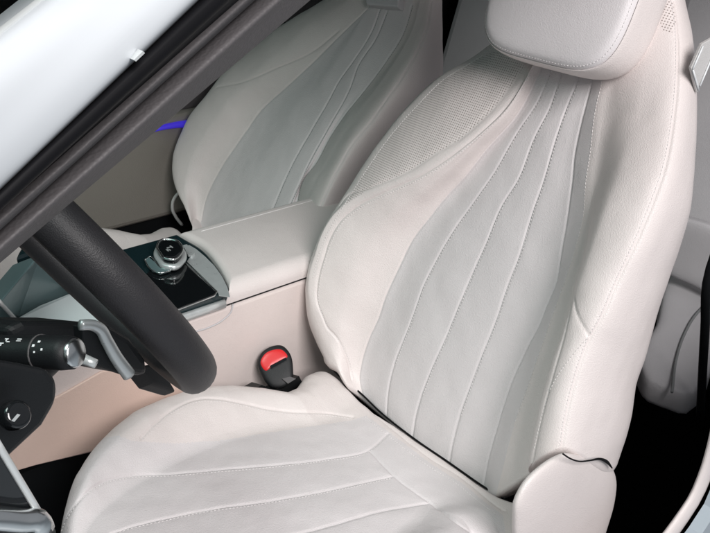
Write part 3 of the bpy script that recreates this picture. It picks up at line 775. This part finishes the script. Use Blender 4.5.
# ------------------------------------------------------------------ car: doors, pillar, trims, roof
body = thing('car', (0, .35, .0), 'white car around the seats, its windscreen pillar with black door seal crossing the upper left', 'car')
def door(loc, label):
    o = bpy.data.objects.new('door', None); sc.collection.objects.link(o); o.parent = body; o.location = Vector(loc)-body.location; o.empty_display_size = .05
    o['label'] = label; return o
fd = door((.2, 1.1, .25), 'far grey-brown door panel behind the shaded seat with thin blue ambient light strip')
y0 = 1.09
V, F = slab([(-.75, y0, .72), (-.6, y0, .30), (.9, y0, .30), (.9, y0, .565), (-.2, y0, .565)], (0, .06, 0)); build('lower_panel', V, F, M['door'], fd, smooth=False, bevel=.015)
V, F = slab([(-.75, y0+.025, .56), (.95, y0+.025, .56), (.95, y0+.03, .72), (-.75, y0+.03, .72)], (0, .06, 0)); build('upper_panel', V, F, M['trim'], fd, smooth=False, bevel=.01)
a, b = hy((150, 131), y0-.004), hy((205, 119), y0-.004)
V, F = tube(catmull(np.array([hy((150, 131), y0+.002), hy((160, 128), y0-.002), hy((175, 125), y0-.002), hy((200, 123), y0-.002)]), 24), np.linspace(.005, .011, 24), 10); build('ambient_strip', V, F, M['ambient'], fd)
V, F = box((-.75, y0+.03, .70), (.95, y0+.05, .74)); build('window_sill', V, F, M['black'], fd, smooth=False, bevel=.005)
V, F = box((-.75, y0+.055, .72), (.95, y0+.06, 1.22)); build('window', V, F, M['dark_glass'], fd, smooth=False)

# ------------------------------------------------------------------ near door (open), only the top rear corner of its glass is in view
nd = door((-.85, -.5, .3), 'open near door at the lower left corner, dark glass over a bright chrome belt strip')
gy = -.46
g = [hy(p, gy) for p in ((0, 449), (39, 514), (34, 518), (-70, 512), (-70, 420), (-20, 415))]
V, F = slab(g, (.002, .004, -.002)); build('window', V, F, M['gloss'], nd, smooth=False)
V, F = tube(np.linspace(hy((-6, 438), gy-.001), hy((39, 513), gy-.001), 8), .0016, 8); build('glass_edge', V, F, M['silver'], nd)
cb = catmull(np.array([hy(p, gy-.004) for p in ((-70, 515), (0, 519), (25, 521), (36, 520), (41, 526), (41, 560), (40, 640))]), 40)
V, F = tube(cb, .0052, 12); build('chrome_belt', V, F, M['chrome'], nd)
V, F = slab([hy(p, gy) for p in ((-70, 523), (38, 527), (37, 640), (-70, 640))], (.01, .03, -.012)); build('door_skin', V, F, M['black'], nd, smooth=False, bevel=.004)

# ------------------------------------------------------------------ car body: pillar, seal, trims, roof, aperture
A = (10, 179), (199, 0)
def station(px0, px1, y0, dy=.0): return np.array([hy(px0, y0), hy(px1, y0+dy)])
def band(lines, m, name, n=24, ext=1.4, sm=True, back=None):
    """lines: list of (p0, p1) 3-D end points across the strip; smooth skin over them, closed behind by 'back' offset"""
    S = np.array(lines); d = S[:, 1]-S[:, 0]; a = S[:, 0]-d*ext; b = S[:, 1]+d*ext
    t = np.linspace(0, 1, 2)
    rows = []
    for k in np.linspace(0, 1, 6):
        Pk = a+(b-a)*k
        Q = catmull(Pk, n) if sm else Pk
        if back is not None: Q = np.vstack([Q, Q[-1]+back, Q[0]+back])
        rows.append(Q)
    nc = len(rows[0]); V = np.vstack(rows); F = gridfaces(6, nc, True)+[tuple(range(nc)), tuple(5*nc+k for k in range(nc))[::-1]]
    return build(name, V, F, m, body)
dy = .03
band([station((-40, 77), (58, -4), -.470, dy), station((-22, 100), (85, -4), -.475, dy), station((-10, 130), (130, -4), -.478, dy), station((2, 160), (170, -4), -.479, dy), station((8, 176), (195, -4), -.477, dy), station((11, 180), (201, -2), -.470, dy)], M['paint'], 'pillar', back=np.array([.0, .03, -.004]))
band([station((11, 178), (200, -1), -.468, dy), station((16, 180), (206, 2), -.474, dy), station((24, 182), (214, 6), -.474, dy), station((32, 180), (226, 5), -.462, dy), station((38, 178), (236, 5), -.450, dy)], M['rubber'], 'door_seal', back=np.array([.01, .03, -.0]))
band([station((34, 177), (232, 3), -.452, dy), station((46, 178), (233, 11), -.456, dy), station((60, 176), (233, 20), -.446, dy)], M['trim'], 'pillar_trim', back=np.array([.01, .02, 0]))
band([station((62, 177), (236, 20), -.440, dy), station((72, 182), (262, 12), -.446, dy), station((82, 186), (284, 4), -.436, dy), station((86, 190), (308, 2), -.420, dy)], M['trim'], 'inner_trim', back=np.array([.01, .03, 0]))
band([station((-42, 74), (56, -5), -.462, dy), station((-50, 66), (48, -10), -.458, dy)], M['silver'], 'glass_trim', sm=False, back=np.array([.0, .01, -.004]))
# small bright glint on the seal, a reflection modelled as a silver sliver
c = [hy(p, -.474+.012) for p in ((134, 60), (143, 51), (145, 53), (136, 61.5))]
V, F = slab(c, (0, .004, 0)); build('seal_glint', V, F, M['silver'], body, smooth=False)
# windscreen, roof, rear and sides of the cabin
wA = [(-1.45, -.45, .92), (-.46, -.36, 1.38), (-.46, 1.0, 1.38), (-1.45, 1.1, .92)]
V, F = slab(wA, (-.002, 0, .004)); build('windscreen', V, F, M['glass'], body, smooth=False)
V, F = slab([(-.48, -.36, 1.36), (1.3, -.36, 1.30), (1.3, 1.12, 1.30), (-.48, 1.12, 1.36)], (0, 0, .05)); build('roof', V, F, M['headliner'], body, smooth=False, bevel=.01)
V, F = box((1.30, -.45, .0), (1.34, 1.1, 1.3)); build('rear_bulkhead', V, F, M['black'], body, smooth=False)
V, F = box((.96, 1.10, .0), (1.3, 1.14, 1.3)); build('far_quarter_panel', V, F, M['black'], body, smooth=False)
V, F = box((1.12, -.47, .0), (1.3, -.43, 1.3)); build('near_quarter_panel', V, F, M['headliner'], body, smooth=False, bevel=.01)
V, F = box((-1.3, 1.12, -.1), (.95, 1.145, .30)); build('far_sill', V, F, M['black'], body, smooth=False)
# rear-lower corner of the door opening: cream aperture trim
app = ((598, 604), (640, 567), (662, 545), (680, 521), (695, 498), (707, 470), (717, 436), (726, 400))
apt = [np.array(p) for p in ((.228, -.36, .53), (.25, -.36, .555), (.30, -.36, .57), (.40, -.36, .575), (.70, -.36, .58), (1.25, -.36, .59))]
ap = catmull(np.array([hy(p, -.36) for p in app]+apt), 70)
V, F = tube(ap, .0205, 16, flat=((0, -1, 0), .35)); build('aperture_trim', V, F, M['leather'], body)
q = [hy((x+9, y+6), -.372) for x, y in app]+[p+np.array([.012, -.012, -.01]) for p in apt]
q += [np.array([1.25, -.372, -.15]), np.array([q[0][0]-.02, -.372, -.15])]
V, F = slab(q, (0, -.02, 0)); build('rear_quarter_panel', V, F, M['sill_reflection'], body, smooth=False)

# ------------------------------------------------------------------ rear seat
rs_ = thing('rear_seat', (.8, 0, .02), 'grey rear seat glimpsed at the right behind the near seat, cushion and backrest', 'rear seat')
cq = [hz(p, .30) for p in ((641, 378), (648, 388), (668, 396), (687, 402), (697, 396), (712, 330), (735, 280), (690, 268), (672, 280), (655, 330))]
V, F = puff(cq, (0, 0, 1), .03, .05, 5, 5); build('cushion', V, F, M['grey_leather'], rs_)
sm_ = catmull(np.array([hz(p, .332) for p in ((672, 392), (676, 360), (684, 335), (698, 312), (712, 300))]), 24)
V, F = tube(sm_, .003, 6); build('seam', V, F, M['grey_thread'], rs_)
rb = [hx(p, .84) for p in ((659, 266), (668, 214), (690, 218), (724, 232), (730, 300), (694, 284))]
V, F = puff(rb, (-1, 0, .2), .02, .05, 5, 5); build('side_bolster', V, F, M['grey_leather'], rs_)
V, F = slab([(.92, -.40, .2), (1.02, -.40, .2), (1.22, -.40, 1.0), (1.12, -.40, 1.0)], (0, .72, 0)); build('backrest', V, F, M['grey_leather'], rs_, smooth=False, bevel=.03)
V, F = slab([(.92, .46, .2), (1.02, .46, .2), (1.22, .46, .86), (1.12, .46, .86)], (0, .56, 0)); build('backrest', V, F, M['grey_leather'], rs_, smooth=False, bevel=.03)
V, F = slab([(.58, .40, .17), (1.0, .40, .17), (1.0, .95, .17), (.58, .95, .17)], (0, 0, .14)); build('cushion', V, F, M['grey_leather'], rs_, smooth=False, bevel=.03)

# ------------------------------------------------------------------ belt
sb = thing('seat_belt', (.3, -.3, .8), 'light beige seat belt strap beside the shoulder of the near seat', 'seat belt')
q = [hy(p, -.20) for p in ((691, 68), (702, 44), (716, 36), (722, 44), (708, 66), (697, 93))]
V, F = slab(q, (.002, .005, 0)); build('webbing', V, F, M['belt'], sb, smooth=False, bevel=.001)
for l_ in (((693, 70), (699, 91)), ((693, 69), (703, 46)), ((700, 86), (716, 48))):
    V, F = tube(np.linspace(hy(l_[0], -.2015), hy(l_[1], -.2015), 4), .0012, 6); build('webbing_edge', V, F, M['white'], sb)
bb = catmull(np.array([hy((722, 236), -.22), hy((709, 275), -.22), hy((705, 330), -.22), hy((700, 420), -.22)]), 16)
V, F = tube(bb, .0085, 8, flat=((1, 0, 0), .25)); build('black_strap', V, F, M['black'], sb)
